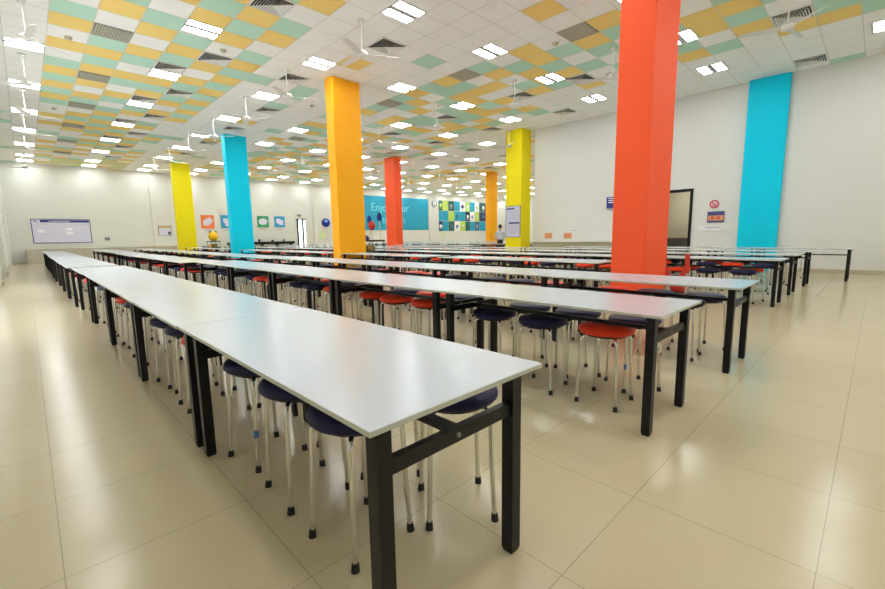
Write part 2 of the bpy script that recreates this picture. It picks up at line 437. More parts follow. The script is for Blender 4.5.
spots = [(k, j) for k in (5, 9, 17, 21) for j in (1, 6, 11, 16, 21, 26, 31, 36, 41)] + [(4, 18), (4, 23), (4, 28), (4, 33), (25, 21), (25, 26), (25, 31), (29, 21), (29, 26), (29, 31), (33, 26), (33, 31)]
spots = [q for q in spots if q not in ((9, 16), (17, 6), (17, 1), (21, 1), (21, 6))] + [(17, 8), (17, 1), (22, 1), (8, 16)]
nth = {}
for k, j in sorted(spots):
    x, y = cell(k, j)
    nth[k] = nth.get(k, 0) + 1
    line = sorted({q[0] for q in spots}).index(k)
    o = D0 if not used else copy_tree(D0); used = True
    o.location = (x, y, 0)
    tag(o, 'white square louvred air diffuser, %s along the %s line of diffusers from the aisle wall' % (ORD[nth[k] - 1], ORD[line]), 'air vent', 'louvred ceiling diffusers')
def grille():
    r = thing('return_grille', '', 'air vent')
    mb = MB(); h = .325
    mb.box(-h, h, -h, -h + .025, ZC - .012, ZC); mb.box(-h, h, h - .025, h, ZC - .012, ZC); mb.box(-h, -h + .025, -h + .025, h - .025, ZC - .012, ZC); mb.box(h - .025, h, -h + .025, h - .025, ZC - .012, ZC)
    build('frame', mb, M['grille_slat'], r)
    mb = MB(); mb.box(-h + .02, h - .02, -h + .02, h - .02, ZC - .003, ZC - .001); build('duct_backing', mb, M['dark_void'], r)
    mb = MB()
    for i in range(13):
        x = -h + .05 + i * .046
        v = [(x - .014, -h + .02, ZC - .004), (x - .014, h - .02, ZC - .004), (x + .014, h - .02, ZC - .026), (x + .014, -h + .02, ZC - .026)]
        w = [(a + .004, b, c) for a, b, c in v]
        mb.add(v + w, [(0, 1, 2, 3), (7, 6, 5, 4), (2, 6, 7, 3), (0, 4, 5, 1)])
    build('slats', mb, M['grille_slat'], r)
    return r
G0 = grille(); used = False
for col, k, js in (('mint and yellow', 2, (11, 16, 21, 26, 31, 36, 41)), ('middle', 13, (6, 11, 16, 21, 26))):
    for n, j in enumerate(js):
        x, y = cell(k, j)
        o = G0 if not used else copy_tree(G0); used = True
        o.location = (x, y, 0)
        tag(o, 'dark slatted return air grille, %s one along the %s band of ceiling tiles' % (ORD[n], col), 'air vent', 'slatted return grilles')
def fan():
    r = thing('ceiling_fan', '', 'ceiling fan')
    mb = MB(); mb.lathe([(.0, -.001), (.07, -.001), (.06, -.05), (.022, -.075), (.0, -.075)], 16); build('canopy', mb, M['fan_white'], r)
    mb = MB(); mb.cyl((0, 0, -.07), (0, 0, -.58), .013, n=8); build('down_rod', mb, M['fan_white'], r)
    mb = MB(); mb.lathe([(.0, -.56), (.04, -.565), (.10, -.60), (.11, -.635), (.10, -.665), (.06, -.69), (.0, -.695)], 20); build('motor', mb, M['fan_white'], r)
    mb = MB(); n = 7; v = []
    for i in range(n):
        t = i / (n - 1); x = .10 + t * .64; w = .045 + .02 * math.sin(PI * min(1, t * 1.25)); tw = .014
        v += [(x, -w, -.645 - tw), (x, w, -.645 + tw), (x, w, -.650 + tw), (x, -w, -.650 - tw)]
    fs = [(4 * i + q, 4 * i + (q + 1) % 4, 4 * i + 4 + (q + 1) % 4, 4 * i + 4 + q) for i in range(n - 1) for q in range(4)] + [(3, 2, 1, 0), (4 * n - 4, 4 * n - 3, 4 * n - 2, 4 * n - 1)]
    mb.add(v, fs)
    me = mb.mesh('blade', M['fan_white'])
    for q in range(3): put('blade', me, r, rz=q * 2 * PI / 3)
    return r
F0 = fan(); used = False
FANS = [(.42, [11.1, 14.2, 17.4, 20.6, 23.8, 29.8]), (5.3, [4.4, 7.65, 11.1, 13.95, 17.1, 20.4, 23.7, 27]), (10.4, [1.5, 4.75, 7.6, 10.8, 14.1, 17.3, 20.6, 23.8]), (15.0, [11.2, 14.3, 17.4, 20.6, 23.8]), (20.0, [14.3, 17.4, 20.6, 23.8]), (25, [17.4, 20.6, 23.8])]
for a, (x, ys) in enumerate(FANS):
    for b, y in enumerate(ys):
        o = F0 if not used else copy_tree(F0); used = True
        o.location = (x, y, ZC); o.rotation_euler.z = rng.uniform(0, 2)
        tag(o, 'white three-blade ceiling fan, %s of the %s line out from the aisle wall' % (ORD[b], ORD[a]), 'ceiling fan', 'white ceiling fans')
DET = MB(); DET.lathe([(.0, 0), (.07, 0), (.07, -.02), (.05, -.045), (.0, -.05)], 16)
DETM = DET.mesh('smoke_detector', mat('detector_cream', (.5, .46, .30, 1), .5))
for (x, y), w in zip(((1.13, 12.43), (3.74, 10.93), (9.15, 5.55), (11.91, 5.55), (7.25, 13.44), (1.15, 19.13)),
                     ('on a white tile beside the first slatted grille', 'on a white tile below the first aisle-side ceiling light', 'on a white tile near the khaki slatted grille',
                      'on a white tile just beside the coral red column', 'on the white tiles before the golden orange column', 'on a white tile by the third slatted grille')):
    tag(put('smoke_detector', DETM, loc=(x, y, ZC)), 'small cream smoke detector ' + w, 'smoke detector', 'ceiling smoke detectors')

# ------------------------------------------------------------------ tables
TH, TW, TL = .75, .76, 1.817
LX, LY, LS = .30, .83, .025
top_mb = MB(); top_mb.box(-TW / 2, TW / 2, -TL / 2, TL / 2, TH - .017, TH, 0, 1)
leg_mb = MB(); leg_mb.box(-LS, LS, -LS, LS, 0.012, TH - .017); leg_mb.box(-LS + .004, LS - .004, -LS + .004, LS - .004, 0, .012)
rail_mb = MB(); rail_mb.box(-LX + LS, LX - LS, -.013, .013, .562, .610)
spine_mb = MB(); spine_mb.box(-.018, .018, -LY + .013, LY - .013, .584, .610)
bolt_mb = MB(); bolt_mb.cyl((0, 0, 0), (0, -.006, 0), .009, .007, n=12)
brk_mb = MB(); brk_mb.box(-LX, LX, -.018, .018, TH - .045, TH - .018)
far_mb = MB(); far_mb.merge(top_mb, Matrix())
I4 = Matrix.Identity(4)
for sx in (-1, 1):
    for sy in (-1, 1): far_mb.merge(leg_mb, Matrix.Translation((sx * LX, sy * LY, 0)), [2])
for sy in (-1, 1): far_mb.merge(rail_mb, Matrix.Translation((0, sy * LY, 0)), [2])
far_mb.merge(spine_mb, I4, [2])
TABLE_FAR = far_mb.mesh('dining_table', [M['top'], M['edge'], M['black']])
def table_near():
    r = thing('dining_table', '', 'table')
    build('tabletop', top_mb, [M['top'], M['edge']], r, bevel=.002)
    lm = leg_mb.mesh('leg', M['black'])
    for sx in (-1, 1):
        for sy in (-1, 1): put('leg', lm, r, (sx * LX, sy * LY, 0))
    rm = rail_mb.mesh('end_rail', M['black']); bm_ = bolt_mb.mesh('bolt', M['grey']); bk = brk_mb.mesh('top_bearer', M['black'])
    for sy in (-1, 1):
        e = put('end_rail', rm, r, (0, sy * LY, 0), 0 if sy < 0 else PI)
        b = put('bolt', bm_, e, (0, -.013, .586)); b['label'] = 'steel bolt head'
        put('top_bearer', bk, r, (0, sy * LY, 0))
    build('spine_rail', spine_mb, M['black'], r)
    return r
T0 = table_near(); used = False
PITCH = 1.822
#            name words, x centre, list of (start y, number, x shift)
ROWS = [
    ('row beside the bare aisle', .925, [(.82, 5, 0), (10.3, 5, -.06), (19.75, 5, -.02)]),
    ('second row from the bare aisle', 2.865, [(.80, 5, 0), (9.96, 5, -.24), (19.2, 5, -.1)]),
    ('third row from the bare aisle', 4.50, [(.74, 5, 0), (9.9, 5, -.1), (19.1, 5, 0)]),
    ('row between the coloured columns', 6.72, [(3.0, 2, 0), (6.98, 2, 0), (11.3, 4, 0), (20.0, 4, 0)]),
    ('fifth row from the bare aisle', 8.66, [(1.0, 5, 0), (10.3, 5, .12), (19.6, 4, 0)]),
    ('sixth row from the bare aisle', 10.38, [(1.0, 5, 0), (10.3, 5, .1), (19.6, 4, 0)]),
    ('seventh row from the bare aisle', 12.12, [(.95, 5, 0), (10.3, 5, 0), (19.6, 4, 0)]),
    ('short row along the doorway wall', 13.80, [(.36, 4, 0)]),
    ('ninth row out, before the teal banner', 14.0, [(12.2, 3, 0), (20.4, 4, 0)]),
    ('row beyond the yellow notice column', 16.6, [(12.4, 5, 0), (21.8, 3, 0)]),
    ('second row past the yellow notice column', 18.5, [(12.4, 5, 0), (21.8, 3, 0)]),
    ('third row past the yellow notice column', 20.4, [(12.4, 5, 0), (21.8, 3, 0)]),
    ('last row before the poster wall', 22.3, [(14.2, 4, 0), (21.8, 3, 0)]),
]
TABLES = []
tr_rng = random.Random(3)
for ri, (rn, cx, secs) in enumerate(ROWS):
    n = 0
    for y0, cnt, sh in secs:
        for q in range(cnt):
            y = y0 + PITCH * q + TL / 2; x = cx + sh + (tr_rng.uniform(-.012, .012) if q else 0)
            d = math.hypot(x, y)
            if d < 14: o = T0 if not used else copy_tree(T0); used = True
            else: o = put('dining_table', TABLE_FAR)
            o.location = (x, y, 0); o.rotation_euler.z = tr_rng.uniform(-.003, .003) if (q or ri) else 0
            tag(o, 'long white table, %s from open end of the %s' % (ORD[n], rn), 'table', 'long white dining tables')
            TABLES.append((ri, n, rn, x, y)); n += 1

# ------------------------------------------------------------------ stools
SZ = .525
seat_mb = MB(); seat_mb.lathe([(0, .511), (.15, .511), (.178, .515), (.19, .528), (.191, .544), (.184, .559), (.162, .569), (.115, .575), (.06, .578), (.0, .5785)], 28)
plate_mb = MB(); plate_mb.lathe([(0, .511), (.145, .511), (.145, .495), (.125, .490), (0, .490)], 24)
def leg_pts(n):
    p = [(.07, 0, .499), (.13, 0, .498)]
    for i in range(n + 1):
        a = PI / 2 * i / n; p.append((.135 + .045 * math.sin(a), 0,   .453 + .045 * math.cos(a)))
    p += [(.186, 0, .28), (.2, 0, .02)]
    return p
sleg_mb = MB(); sleg_mb.tube(leg_pts(5), .0105, 10)
cap_mb = MB(); cap_mb.cyl((.199, 0, .034), (.202, 0, 0), .0135, .0165, n=12)
far_stool = MB()
far_stool.lathe([(0, .511), (.178, .513), (.19, .529), (.186, .558), (.145, .573), (0, .5785)], 14, 0)
for q in range(4):
    R = Matrix.Rotation(q * PI / 2, 4, 'Z')
    lm = MB(); lm.tube([(.07, 0, .499), (.13, 0, .498), (.172, 0, .481), (.182, 0, .433), (.2, 0, .03)], .0105, 6); far_stool.merge(lm, R, [1])
    cm = MB(); cm.cyl((.199, 0, .034), (.202, 0, 0), .0135, .0165, n=6); far_stool.merge(cm, R, [2])
far_stool.lathe([(.15, .511), (.14, .491), (0, .491)], 12, 2)
STOOL_FAR = {c: far_stool.mesh('round_stool', [M[c], M['chrome'], M['rubber']]) for c in ('navy', 'red')}
def stool_near(c):
    r = thing('round_stool', '', 'stool')
    build('seat', seat_mb, M[c], r); build('seat_plate', plate_mb, M['plate'], r)
    lm = sleg_mb.mesh('leg', M['chrome']); cm = cap_mb.mesh('rubber_foot', M['rubber'])
    for q in range(4):
        l = put('leg', lm, r, rz=q * PI / 2); k = put('rubber_foot', cm, l)
    return r
NEAR = {c: stool_near(c) for c in ('navy', 'red')}; used = {'navy': False, 'red': False}
# colours near the camera, (row, table): (aisle side, doorway side)
SC = {(0, 0): ('nnn', 'nnn'), (0, 1): ('rnn', 'nrn'), (0, 2): ('rnr', 'nrn'), (0, 3): ('rrn', 'rnr'), (0, 4): ('nrr', 'rnn'),
      (1, 0): ('rnn', 'nnn'), (1, 1): ('rrr', 'nrn'), (1, 2): ('rnn', 'nnr'), (1, 3): ('rrn', 'rnn'), (1, 4): ('nnn', 'rnn'),
      (2, 0): ('nnn', 'nnr'), (2, 1): ('rrn', 'rnn'), (2, 2): ('nnr', 'nrr'), (2, 3): ('nnr', 'rnn'),
      (4, 0): ('nnr', 'rnr'), (5, 0): ('nrn', 'nnr')}
st_rng = random.Random(11)
ST = []
for ri, n, rn, x, y in TABLES:
    if ri == 7:
        if n == 0: ST.append((ri, n, rn, 1, 0, x - .05, y + .2, 'n'))
        continue
    a, b = SC.get((ri, n), (None, None))
    for side, cs in ((0, a), (1, b)):
        if cs is None: cs = ''.join('r' if st_rng.random() < .42 else 'n' for _ in range(3))
        for q in range(3):
            if cs[q] == '-': continue
            dx = (-.06 if side == 0 else .37) + st_rng.uniform(-.03, .03)
            if ri >= 4: dx = (-.26 if side == 0 else .26) + st_rng.uniform(-.02, .02)
            if ri == 0: dx = (-.06 if side == 0 else .365) + st_rng.uniform(-.015, .015)
            if ri in (1, 2): dx += .07 if side == 0 else .10
            if ri == 3: dx = (-.3 if side == 0 else .3)
            dy = (-.31 if side == 0 else -.43) + q * .48 + st_rng.uniform(-.02, .02)
            dy -= .045 if ri == 0 else .08 if side == 0 else 0
            ST.append((ri, n, rn, side, q, x + dx, y + dy, cs[q]))
ST.sort(key=lambda s: math.hypot(s[5], s[6]))
rest = MB()
for i, (ri, n, rn, side, q, x, y, c) in enumerate(ST):
    cn = 'navy' if c == 'n' else 'red'
    d = math.hypot(x, y); rz = st_rng.uniform(-.18, .18) + (.78 if side == 0 else .05)
    if i >= 300:
        if d < 26: rest.merge(far_stool, Matrix.Translation((x, y, 0)) @ Matrix.Rotation(rz, 4, 'Z'), [0 if cn == 'navy' else 3, 1, 2])
        continue
    if i < 110:
        o = NEAR[cn] if not used[cn] else copy_tree(NEAR[cn]); used[cn] = True
    else: o = put('round_stool', STOOL_FAR[cn])
    o.location = (x, y, 0); o.rotation_euler.z = rz
    if (ri, n, side, q) in ((0, 0, 0, 2), (1, 0, 1, 0)):      # a ring of blue tape on one leg
        tp = MB(); tp.cyl((.191, 0, .185), (.189, 0, .225), .0125, n=10)
        lg = [ch for ch in o.children if ch.name.startswith('leg')][2]
        tb = build('tape', tp, M['blue_tape'], lg); tb['label'] = 'ring of blue tape'
    tag(o, '%s stool, %s on %s side of %s table, %s' % ('navy blue' if cn == 'navy' else 'orange-red', ORD[q], 'aisle' if side == 0 else 'doorway', ORD[n], rn.replace(' from the bare aisle', ' from aisle').replace('the ', '').replace(' beside bare aisle', ' beside aisle')), 'stool', 'navy and orange-red round stools')
o = build('distant_stools', rest, [M['navy'], M['chrome'], M['rubber'], M['red']])
o['kind'] = 'stuff'; tag(o, 'mass of navy and orange-red stools under the distant table rows', 'stools')

# ------------------------------------------------------------------ far wall fittings (wall face at y = YF)
def wall_panel(name, label, cat, x0, x1, z0, z1, m, group=None, fr=None, t=.02, y=YF, parts=()):
    """flat board on a wall facing -y; parts = (name, x0, x1, z0, z1, material)"""
    r = thing(name, label, cat, ((x0 + x1) / 2, y - .002, z0), 0, group)
    cx = (x0 + x1) / 2
    mb = MB(); mb.box(x0 - cx, x1 - cx, -t, 0, 0, z1 - z0); build('sign_panel', mb, m, r)
    if fr:
        w = .035; mb = MB(); a, b, h = x0 - cx, x1 - cx, z1 - z0
        mb.box(a - w, a, -t - .01, 0, -w, h + w); mb.box(b, b + w, -t - .01, 0, -w, h + w); mb.box(a, b, -t - .01, 0, -w, 0); mb.box(a, b, -t - .01, 0, h, h + w); build('frame', mb, fr, r)
    for pn, a, b, c, d, pm in parts:
        mb = MB(); mb.box(a - cx, b - cx, -t - .004, -t, c - z0, d - z0); build(pn, mb, pm, r)
    return r
# notice board
pts = [('header', .72, 2.84, 2.30, 2.43, M['navy_print']), ('rule', .46, 1.55, 2.195, 2.21, M['gold']), ('rule', 1.7, 2.8, 2.195, 2.21, M['gold'])]
pts += [('sheet', 1.78, 2.06, 1.84, 2.0, M['paper']), ('sheet', 1.80, 2.07, 1.62, 1.76, M['paper']), ('sheet', .58, .86, 1.72, 1.9, M['paper']), ('emblem', .44, .60, 2.31, 2.42, M['grey_print'])]
nb = wall_panel('notice_board', 'wide lavender notice board with navy header on the far wall', 'notice board', .37, 2.86, 1.16, 2.455, M['board'], None, M['navy_print'], parts=pts)
mb = MB()
for q in range(11): mb.box(-.55 + q * .085, -.55 + q * .085 + .06 + .012 * (q % 3), -.028, -.024, 1.19, 1.22)
build('header_lettering', mb, M['white'], nb)
wall_panel('small_notice', 'small framed notice with gold header beside the yellow column on the far wall', 'notice', 6.32, 7.0, 1.5, 2.1, M['board'], None, M['grey'], y=YF - .12, parts=[('header', 6.32, 7.0, 1.98, 2.09, M['gold']), ('photo', 6.82, 6.97, 1.55, 1.74, M['dknavy'])])
mb = MB(); mb.box(-.12, .12, -.03, 0, -.1, .1); mb.box(-.05, .05, -.05, -.03, -.04, .04)
tag(build('wall_socket', mb, M['grey'], loc=(3.62, YF, 1.33)), 'small grey socket box on the far wall beside the notice board', 'socket')
def blob(pts, n=36, seed=0):
    return [(r * math.cos(a), r * math.sin(a)) for a, r in pts]
def picture(x0, x1, z0, z1, m, label, shape):
    r = thing('picture_panel', label, 'picture', ((x0 + x1) / 2, YF - .002, (z0 + z1) / 2), 0, 'square picture panels with white figures')
    w, h = (x1 - x0) / 2, (z1 - z0) / 2
    mb = MB(); mb.box(-w, w, -.03, 0, -h, h); build('panel', mb, m, r)
    poly = []
    for i in range(48):
        a = 2 * PI * i / 48
        rr = shape(a); poly.append((w * rr * math.cos(a), h * rr * math.sin(a)))
    mb = MB(); mb.prism(poly, -.036, -.03); build('figure', mb, M['board'], r)
    mb = MB()
    for q in range(4): mb.box(-.2 + q * .1, -.2 + q * .1 + .07, -.01, 0, -h - .17, -h - .11)
    build('caption', mb, M['grey_print'], r)
picture(8.88, 9.72, 1.94, 2.88, M['orange_print'], 'orange square picture with a pale curled figure beside the yellow column', lambda a: .62 + .16 * math.sin(2 * a + .6) + .08 * math.sin(7 * a))
picture(10.16, 11.0, 1.96, 2.89, M['blue_print'], 'blue square picture partly hidden behind the freestanding cyan column', lambda a: .62 + .12 * math.sin(3 * a) + .06 * math.sin(8 * a))
picture(12.72, 13.58, 2.03, 2.88, M['green_print'], 'green square picture with a pale star-like plant figure', lambda a: .66 + .10 * math.sin(9 * a + .5) + .1 * math.cos(2 * a))
picture(14.04, 14.86, 2.03, 2.88, M['blue_print'], 'blue square picture with pale cloud figure, beside the green one', lambda a: .62 + .14 * math.cos(2 * a + .9) + .07 * math.sin(6 * a))
mb = MB(); mb.box(-.14, .14, -.06, 0, -.09, .09)
sg = tag(build('door_sign', mb, M['grey'], loc=(16.1, YF, 2.98)), 'small grey sign box above the black-framed glass door', 'sign')
wall_panel('paper_notice', 'pale green paper notice beside the glass door on the far wall pier', 'notice', 17.75, 18.25, 1.08, 1.75, M['palegreen'], y=YF - .12)
r = thing('round_sign', 'round glossy blue wall sign just beside the golden orange column', 'sign', (18.35, YF - .12, 2.42), 0)
mb = MB(); mb.lathe([(0, 0), (.36, 0), (.36, .12), (.32, .19), (.18, .23), (0, .24)], 24)
o = build('disc', mb, M['blue_box'], r); o.rotation_euler = (PI / 2, 0, 0)
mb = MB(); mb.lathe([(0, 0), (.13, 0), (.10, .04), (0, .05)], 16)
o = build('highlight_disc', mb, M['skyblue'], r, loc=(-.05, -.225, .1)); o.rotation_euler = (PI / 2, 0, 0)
# teal banner
bn = thing('wall_banner', 'large teal banner with pale lettering on the far wall', 'banner', (26.1, YF, 1.77), 0)
mb = MB(); mb.box(-4.3, 4.17, -.03, 0, 0, 3.15); build('panel', mb, M['teal'], bn)
for body, size, x, z in (('Enjoy', 1.15, -3.2, 2.2), ('your', 1.0, -1.85, 1.25), ('fresh lunch', .95, -3.0, .5)):
    pass
o = put('lettering', text_mesh('lettering', 'Enjoy your', 1.05, M['teal_text']), bn, (-3.0, -.032, 2.1)); o.rotation_euler = (PI / 2, 0, 0)
o = put('lettering', text_mesh('lettering', 'time in', 1.0, M['teal_text']), bn, (-1.75, -.032, .95)); o.rotation_euler = (PI / 2, 0, 0)
# wall clock
r = thing('wall_clock', 'round white wall clock between the teal banner and the posters', 'clock', (31.05, YF - .12, 4.45), 0)
mb = MB(); mb.lathe([(.28, .0), (.34, .0), (.34, .06), (.28, .06), (.28, .0)], 24); o = build('rim', mb, M['slate'], r); o.rotation_euler = (PI / 2, 0, 0)
mb = MB(); mb.lathe([(0, .0), (.285, .0), (.285, .03), (0, .03)], 24); o = build('face', mb, M['paper'], r); o.rotation_euler = (PI / 2, 0, 0)
for a, l in ((.6, .16), (2.4, .22)):
    mb = MB(); mb.box(-.012, .012, -.036, -.031, 0, l); o = build('hand', mb, M['black_frame'], r); o.rotation_euler = (0, a, 0)
# posters, nine columns by three rows
XB = [31.85, 32.46, 33.28, 34.18, 35.05, 35.92, 36.72, 37.55, 38.36, 39.15, 39.95]
XB = [31.8, 32.4, 33.27, 34.2, 35.1, 36.0, 36.78, 37.6, 38.4, 39.9]
PC = [['dkgreen', 'lime', 'dkgreen', 'teal', 'paper', 'lime', 'teal', 'paper', 'dkgreen'],
      ['teal', 'teal', 'lime', 'teal', 'teal', 'dknavy', 'paper', 'lime', 'dknavy'],
      ['dknavy', 'teal', 'dkgreen', 'paper', 'lime', 'dkgreen', 'teal', 'slate', 'teal']]
PMK = [['lime', None, 'grey_print', None, 'dknavy', 'white', None, 'lime', 'white'], [None, None, None, 'dkgreen', None, 'white', 'grey_print', 'palegreen', 'slate'], ['white', None, 'slate', 'slate', 'palegreen', None, None, 'grey_print', None]]
CN = {'dkgreen': 'dark green', 'lime': 'lime green', 'teal': 'teal blue', 'paper': 'white', 'dknavy': 'dark navy', 'slate': 'slate blue'}
RW = ['top', 'middle', 'bottom']
for ri in range(3):
    for ci in range(9):
        z1 = 4.88 - ri * 1.09; z0 = z1 - 1.05; x0, x1 = XB[ci] + .02, XB[ci + 1] - .02
        c = PC[ri][ci]
        r = thing('poster', '%s poster, %s from the banner side in the %s row of posters' % (CN[c], ORD[ci], RW[ri]), 'poster', ((x0 + x1) / 2, YF - .002, z0), 0, 'coloured posters on the far wall')
        w = (x1 - x0) / 2; mb = MB(); mb.box(-w, w, -.02, 0, 0, z1 - z0); build('picture_sheet', mb, M[c], r)
        if PMK[ri][ci]:
            mb = MB(); mb.lathe([(0, 0), (.2, 0), (.2, .006), (0, .006)], 16, sx=.9 if ci % 2 else 1.1); o = build('motif', mb, M[PMK[ri][ci]], r, loc=(0, -.02, .5)); o.rotation_euler = (PI / 2, 0, 0)
            mb = MB(); mb.box(-.22, .22, -.025, -.02, .2, .24); build('caption', mb, M[PMK[ri][ci]], r)
wall_panel('paper_notice', 'pale green paper stuck below the first poster on the far wall', 'notice', 32.15, 32.65, 1.03, 1.63, M['palegreen'])

# ------------------------------------------------------------------ doorway wall fittings (wall face at x = XR)
def side_panel(name, label, cat, y0, y1, z0, z1, m, group=None, fr=None, x=XR, t=.015, parts=()):
    r = thing(name, label, cat, (x, (y0 + y1) / 2, z0), 0, group); cy = (y0 + y1) / 2
    mb = MB(); mb.box(-t, 0, y0 - cy, y1 - cy, 0, z1 - z0); build('panel', mb, m, r)
    if fr:
        w = .018; mb = MB(); a, b, h = y0 - cy, y1 - cy, z1 - z0
        mb.box(-t - .008, 0, a - w, a, -w, h + w); mb.box(-t - .008, 0, b, b + w, -w, h + w); mb.box(-t - .008, 0, a, b, -w, 0); mb.box(-t - .008, 0, a, b, h, h + w); build('frame', mb, fr, r)
    for pn, a, b, c, d, pm in parts:
        mb = MB(); mb.box(-t - .003, -t, a - cy, b - cy, c - z0, d - z0); build(pn, mb, pm, r)
    return r
r = thing('prohibition_sign', 'round red and pink prohibition sign on the wall beside the doorway', 'sign', (XR, 3.72, 2.045), 0)
mb = MB(); mb.lathe([(0, 0), (.10, 0), (.10, .008), (0, .008)], 24); o = build('disc', mb, M['pink'], r); o.rotation_euler = (0, -PI / 2, 0)
mb = MB(); mb.lathe([(.10, 0), (.135, 0), (.135, .011), (.10, .011), (.10, 0)], 24); o = build('ring', mb, M['redsign'], r); o.rotation_euler = (0, -PI / 2, 0)
mb = MB(); mb.box(-.012, -.008, -.1, .1, -.014, .014); o = build('bar', mb, M['redsign'], r); o.rotation_euler = (PI / 4, 0, 0)
side_panel('wall_poster', 'violet framed poster with two red roundels below the prohibition sign', 'poster', 3.44, 3.87, 1.49, 1.80, M['wood'], fr=M['violet'],
           parts=[('header', 3.44, 3.87, 1.69, 1.80, M['violet']), ('roundel', 3.54, 3.62, 1.58, 1.66, M['redsign']), ('roundel', 3.70, 3.78, 1.58, 1.66, M['redsign']), ('footer', 3.44, 3.87, 1.49, 1.53, M['violet'])])
r = side_panel('wall_label', 'long white label with a line of print below the violet poster', 'label', 3.50, 4.14, 1.22, 1.37, M['paper'])
mb = MB()
for q in range(9): mb.box(-.018, -.015, -.29 + q * .046, -.29 + q * .046 + .034, .085, .115)
build('print', mb, M['grey'], r)
r = thing('sign_box', 'navy projecting sign box with three white lines beside the coral red column', 'sign', (XR, 6.99, 2.1), 0)
mb = MB(); mb.box(-.16, 0, -.17, .17, 0, .40); build('box', mb, M['blue_box'], r)
for q in range(3):
    mb = MB(); mb.box(-.164, -.16, -.15, .10, .19 + q * .07, .19 + q * .07 + .028); build('white_line', mb, M['white'], r)
side_panel('wall_sign', 'small orange wood-toned sign above the counter, closer to the yellow notice column', 'sign', 9.52, 9.86, 1.01, 1.23, M['wood'], 'small orange signs over the counter', parts=[('print', 9.62, 9.76, 1.08, 1.15, M['orange_print'])])
side_panel('wall_sign', 'small orange sign above the counter, closer to the coral red column', 'sign', 8.62, 8.97, 1.0, 1.22, M['wood'], 'small orange signs over the counter', parts=[('print', 8.68, 8.92, 1.08, 1.11, M['redsign'])])
r = side_panel('wall_label', 'narrow strip of grey print above the two orange signs', 'label', 8.36, 8.68, 1.29, 1.36, M['paper'])
mb = MB()
for q in range(6): mb.box(-.018, -.015, -.14 + q * .046, -.14 + q * .046 + .034, .02, .05)
build('print', mb, M['grey'], r)
# counters
def counter(name, label, x0, x1, y0, y1, h, face, top, over=.04):
    r = thing(name, label, 'counter', ((x0 + x1) / 2, (y0 + y1) / 2, 0)); w, d = (x1 - x0) / 2, (y1 - y0) / 2
    mb = MB(); mb.box(-w, w, -d, d, 0, h - .05); build('body', mb, face, r)
    mb = MB(); mb.box(-w - over, w, -d - over, d, h - .05, h); build('worktop', mb, top, r)
    return r
counter('service_counter', 'olive-fronted counter with pale top along the doorway wall', 14.95, XR - .03, 6.4, 10.0, .92, M['counter_face'], M['counter_top'])
counter('wash_counter', 'steel-grey wash counter below the notice board on the far wall', 0.0, 8.2, 32.1, YF - .13, .86, M['steel_bowl'], M['counter_top'], .03)
r = thing('display_bench', 'long black-topped bench along the far wall below the green and blue pictures', 'bench', (13.0, 32.6, 0))
mb = MB(); mb.box(-2.6, 2.25, -.35, .25, .74, .94); build('top', mb, M['black'], r)
for q in range(5):
    mb = MB(); mb.box(-2.5 + q * 1.13, -2.42 + q * 1.13, -.3, .2, 0, .74); build('leg', mb, M['black'], r)
for q, (dx, h, c) in enumerate(((-1.7, .16, 'grey'), (-.4, .22, 'dkblue'), (.6, .14, 'black'), (1.5, .2, 'grey'))):
    mb = MB(); mb.lathe([(0, 0), (.08, 0), (.085, h * .7), (.04, h * .85), (.045, h), (0, h)], 12)
    tag(build('jar', mb, M[c], loc=(13.0 + dx, 32.55, .94)), ['squat grey jar', 'tall dark blue jar', 'low black jar', 'tall grey jar'][q] + ' standing on the black-topped bench', 'jar', 'jars on the black-topped bench')

# corridor cabinet seen through the doorway
r = thing('cabinet', 'dark grey low cabinet standing in the corridor beyond the doorway', 'cabinet', (17.2, 5.15, 0))
mb = MB(); mb.box(-.25, .25, -.36, .36, .05, .92); build('body', mb, M['dkgrey'], r)
mb = MB(); mb.box(-.27, .27, -.38, .38, .92, .97); build('top', mb, mat('brown_top', (.12, .06, .04, 1), .5), r)
for q in (-1, 1):
    mb = MB(); mb.box(-.265, -.25, q * .18 - .165, q * .18 + .165, .1, .88); d = build('door', mb, M['dkgrey'], r)
    mb = MB(); mb.box(-.285, -.265, q * .04 - .008, q * .04 + .008, .45, .6); build('handle', mb, M['alu'], d)

# framed notice on the yellow column
r = thing('framed_notice', 'tall framed white notice with two purple headings on the yellow column', 'notice', (15.03, 11.0, 1.10), 0)
mb = MB(); mb.box(-.015, 0, -.36, .36, 0, 1.28); build('sheet', mb, M['board'], r)
mb = MB(); w = .018
mb.box(-.025, 0, -.36 - w, -.36, -w, 1.28 + w); mb.box(-.025, 0, .36, .36 + w, -w, 1.28 + w); mb.box(-.025, 0, -.36, .36, -w, 0); mb.box(-.025, 0, -.36, .36, 1.28, 1.28 + w); build('frame', mb, M['violet'], r)
for a, b, c, d in ((-.08, .33, 1.15, 1.21), (-.33, .22, .55, .615)):
    mb = MB(); mb.box(-.019, -.015, a, b, c, d); build('heading', mb, M['navy_print'], r)
mb = MB()
for q in range(16):
    z = 1.07 - q * .062
    if .5 < z < .64: continue
    mb.box(-.017, -.015, -.29, .29 - .1 * ((q * 7) % 3) / 2, z, z + .014)
build('text_rows', mb, M['grey_print'], r)

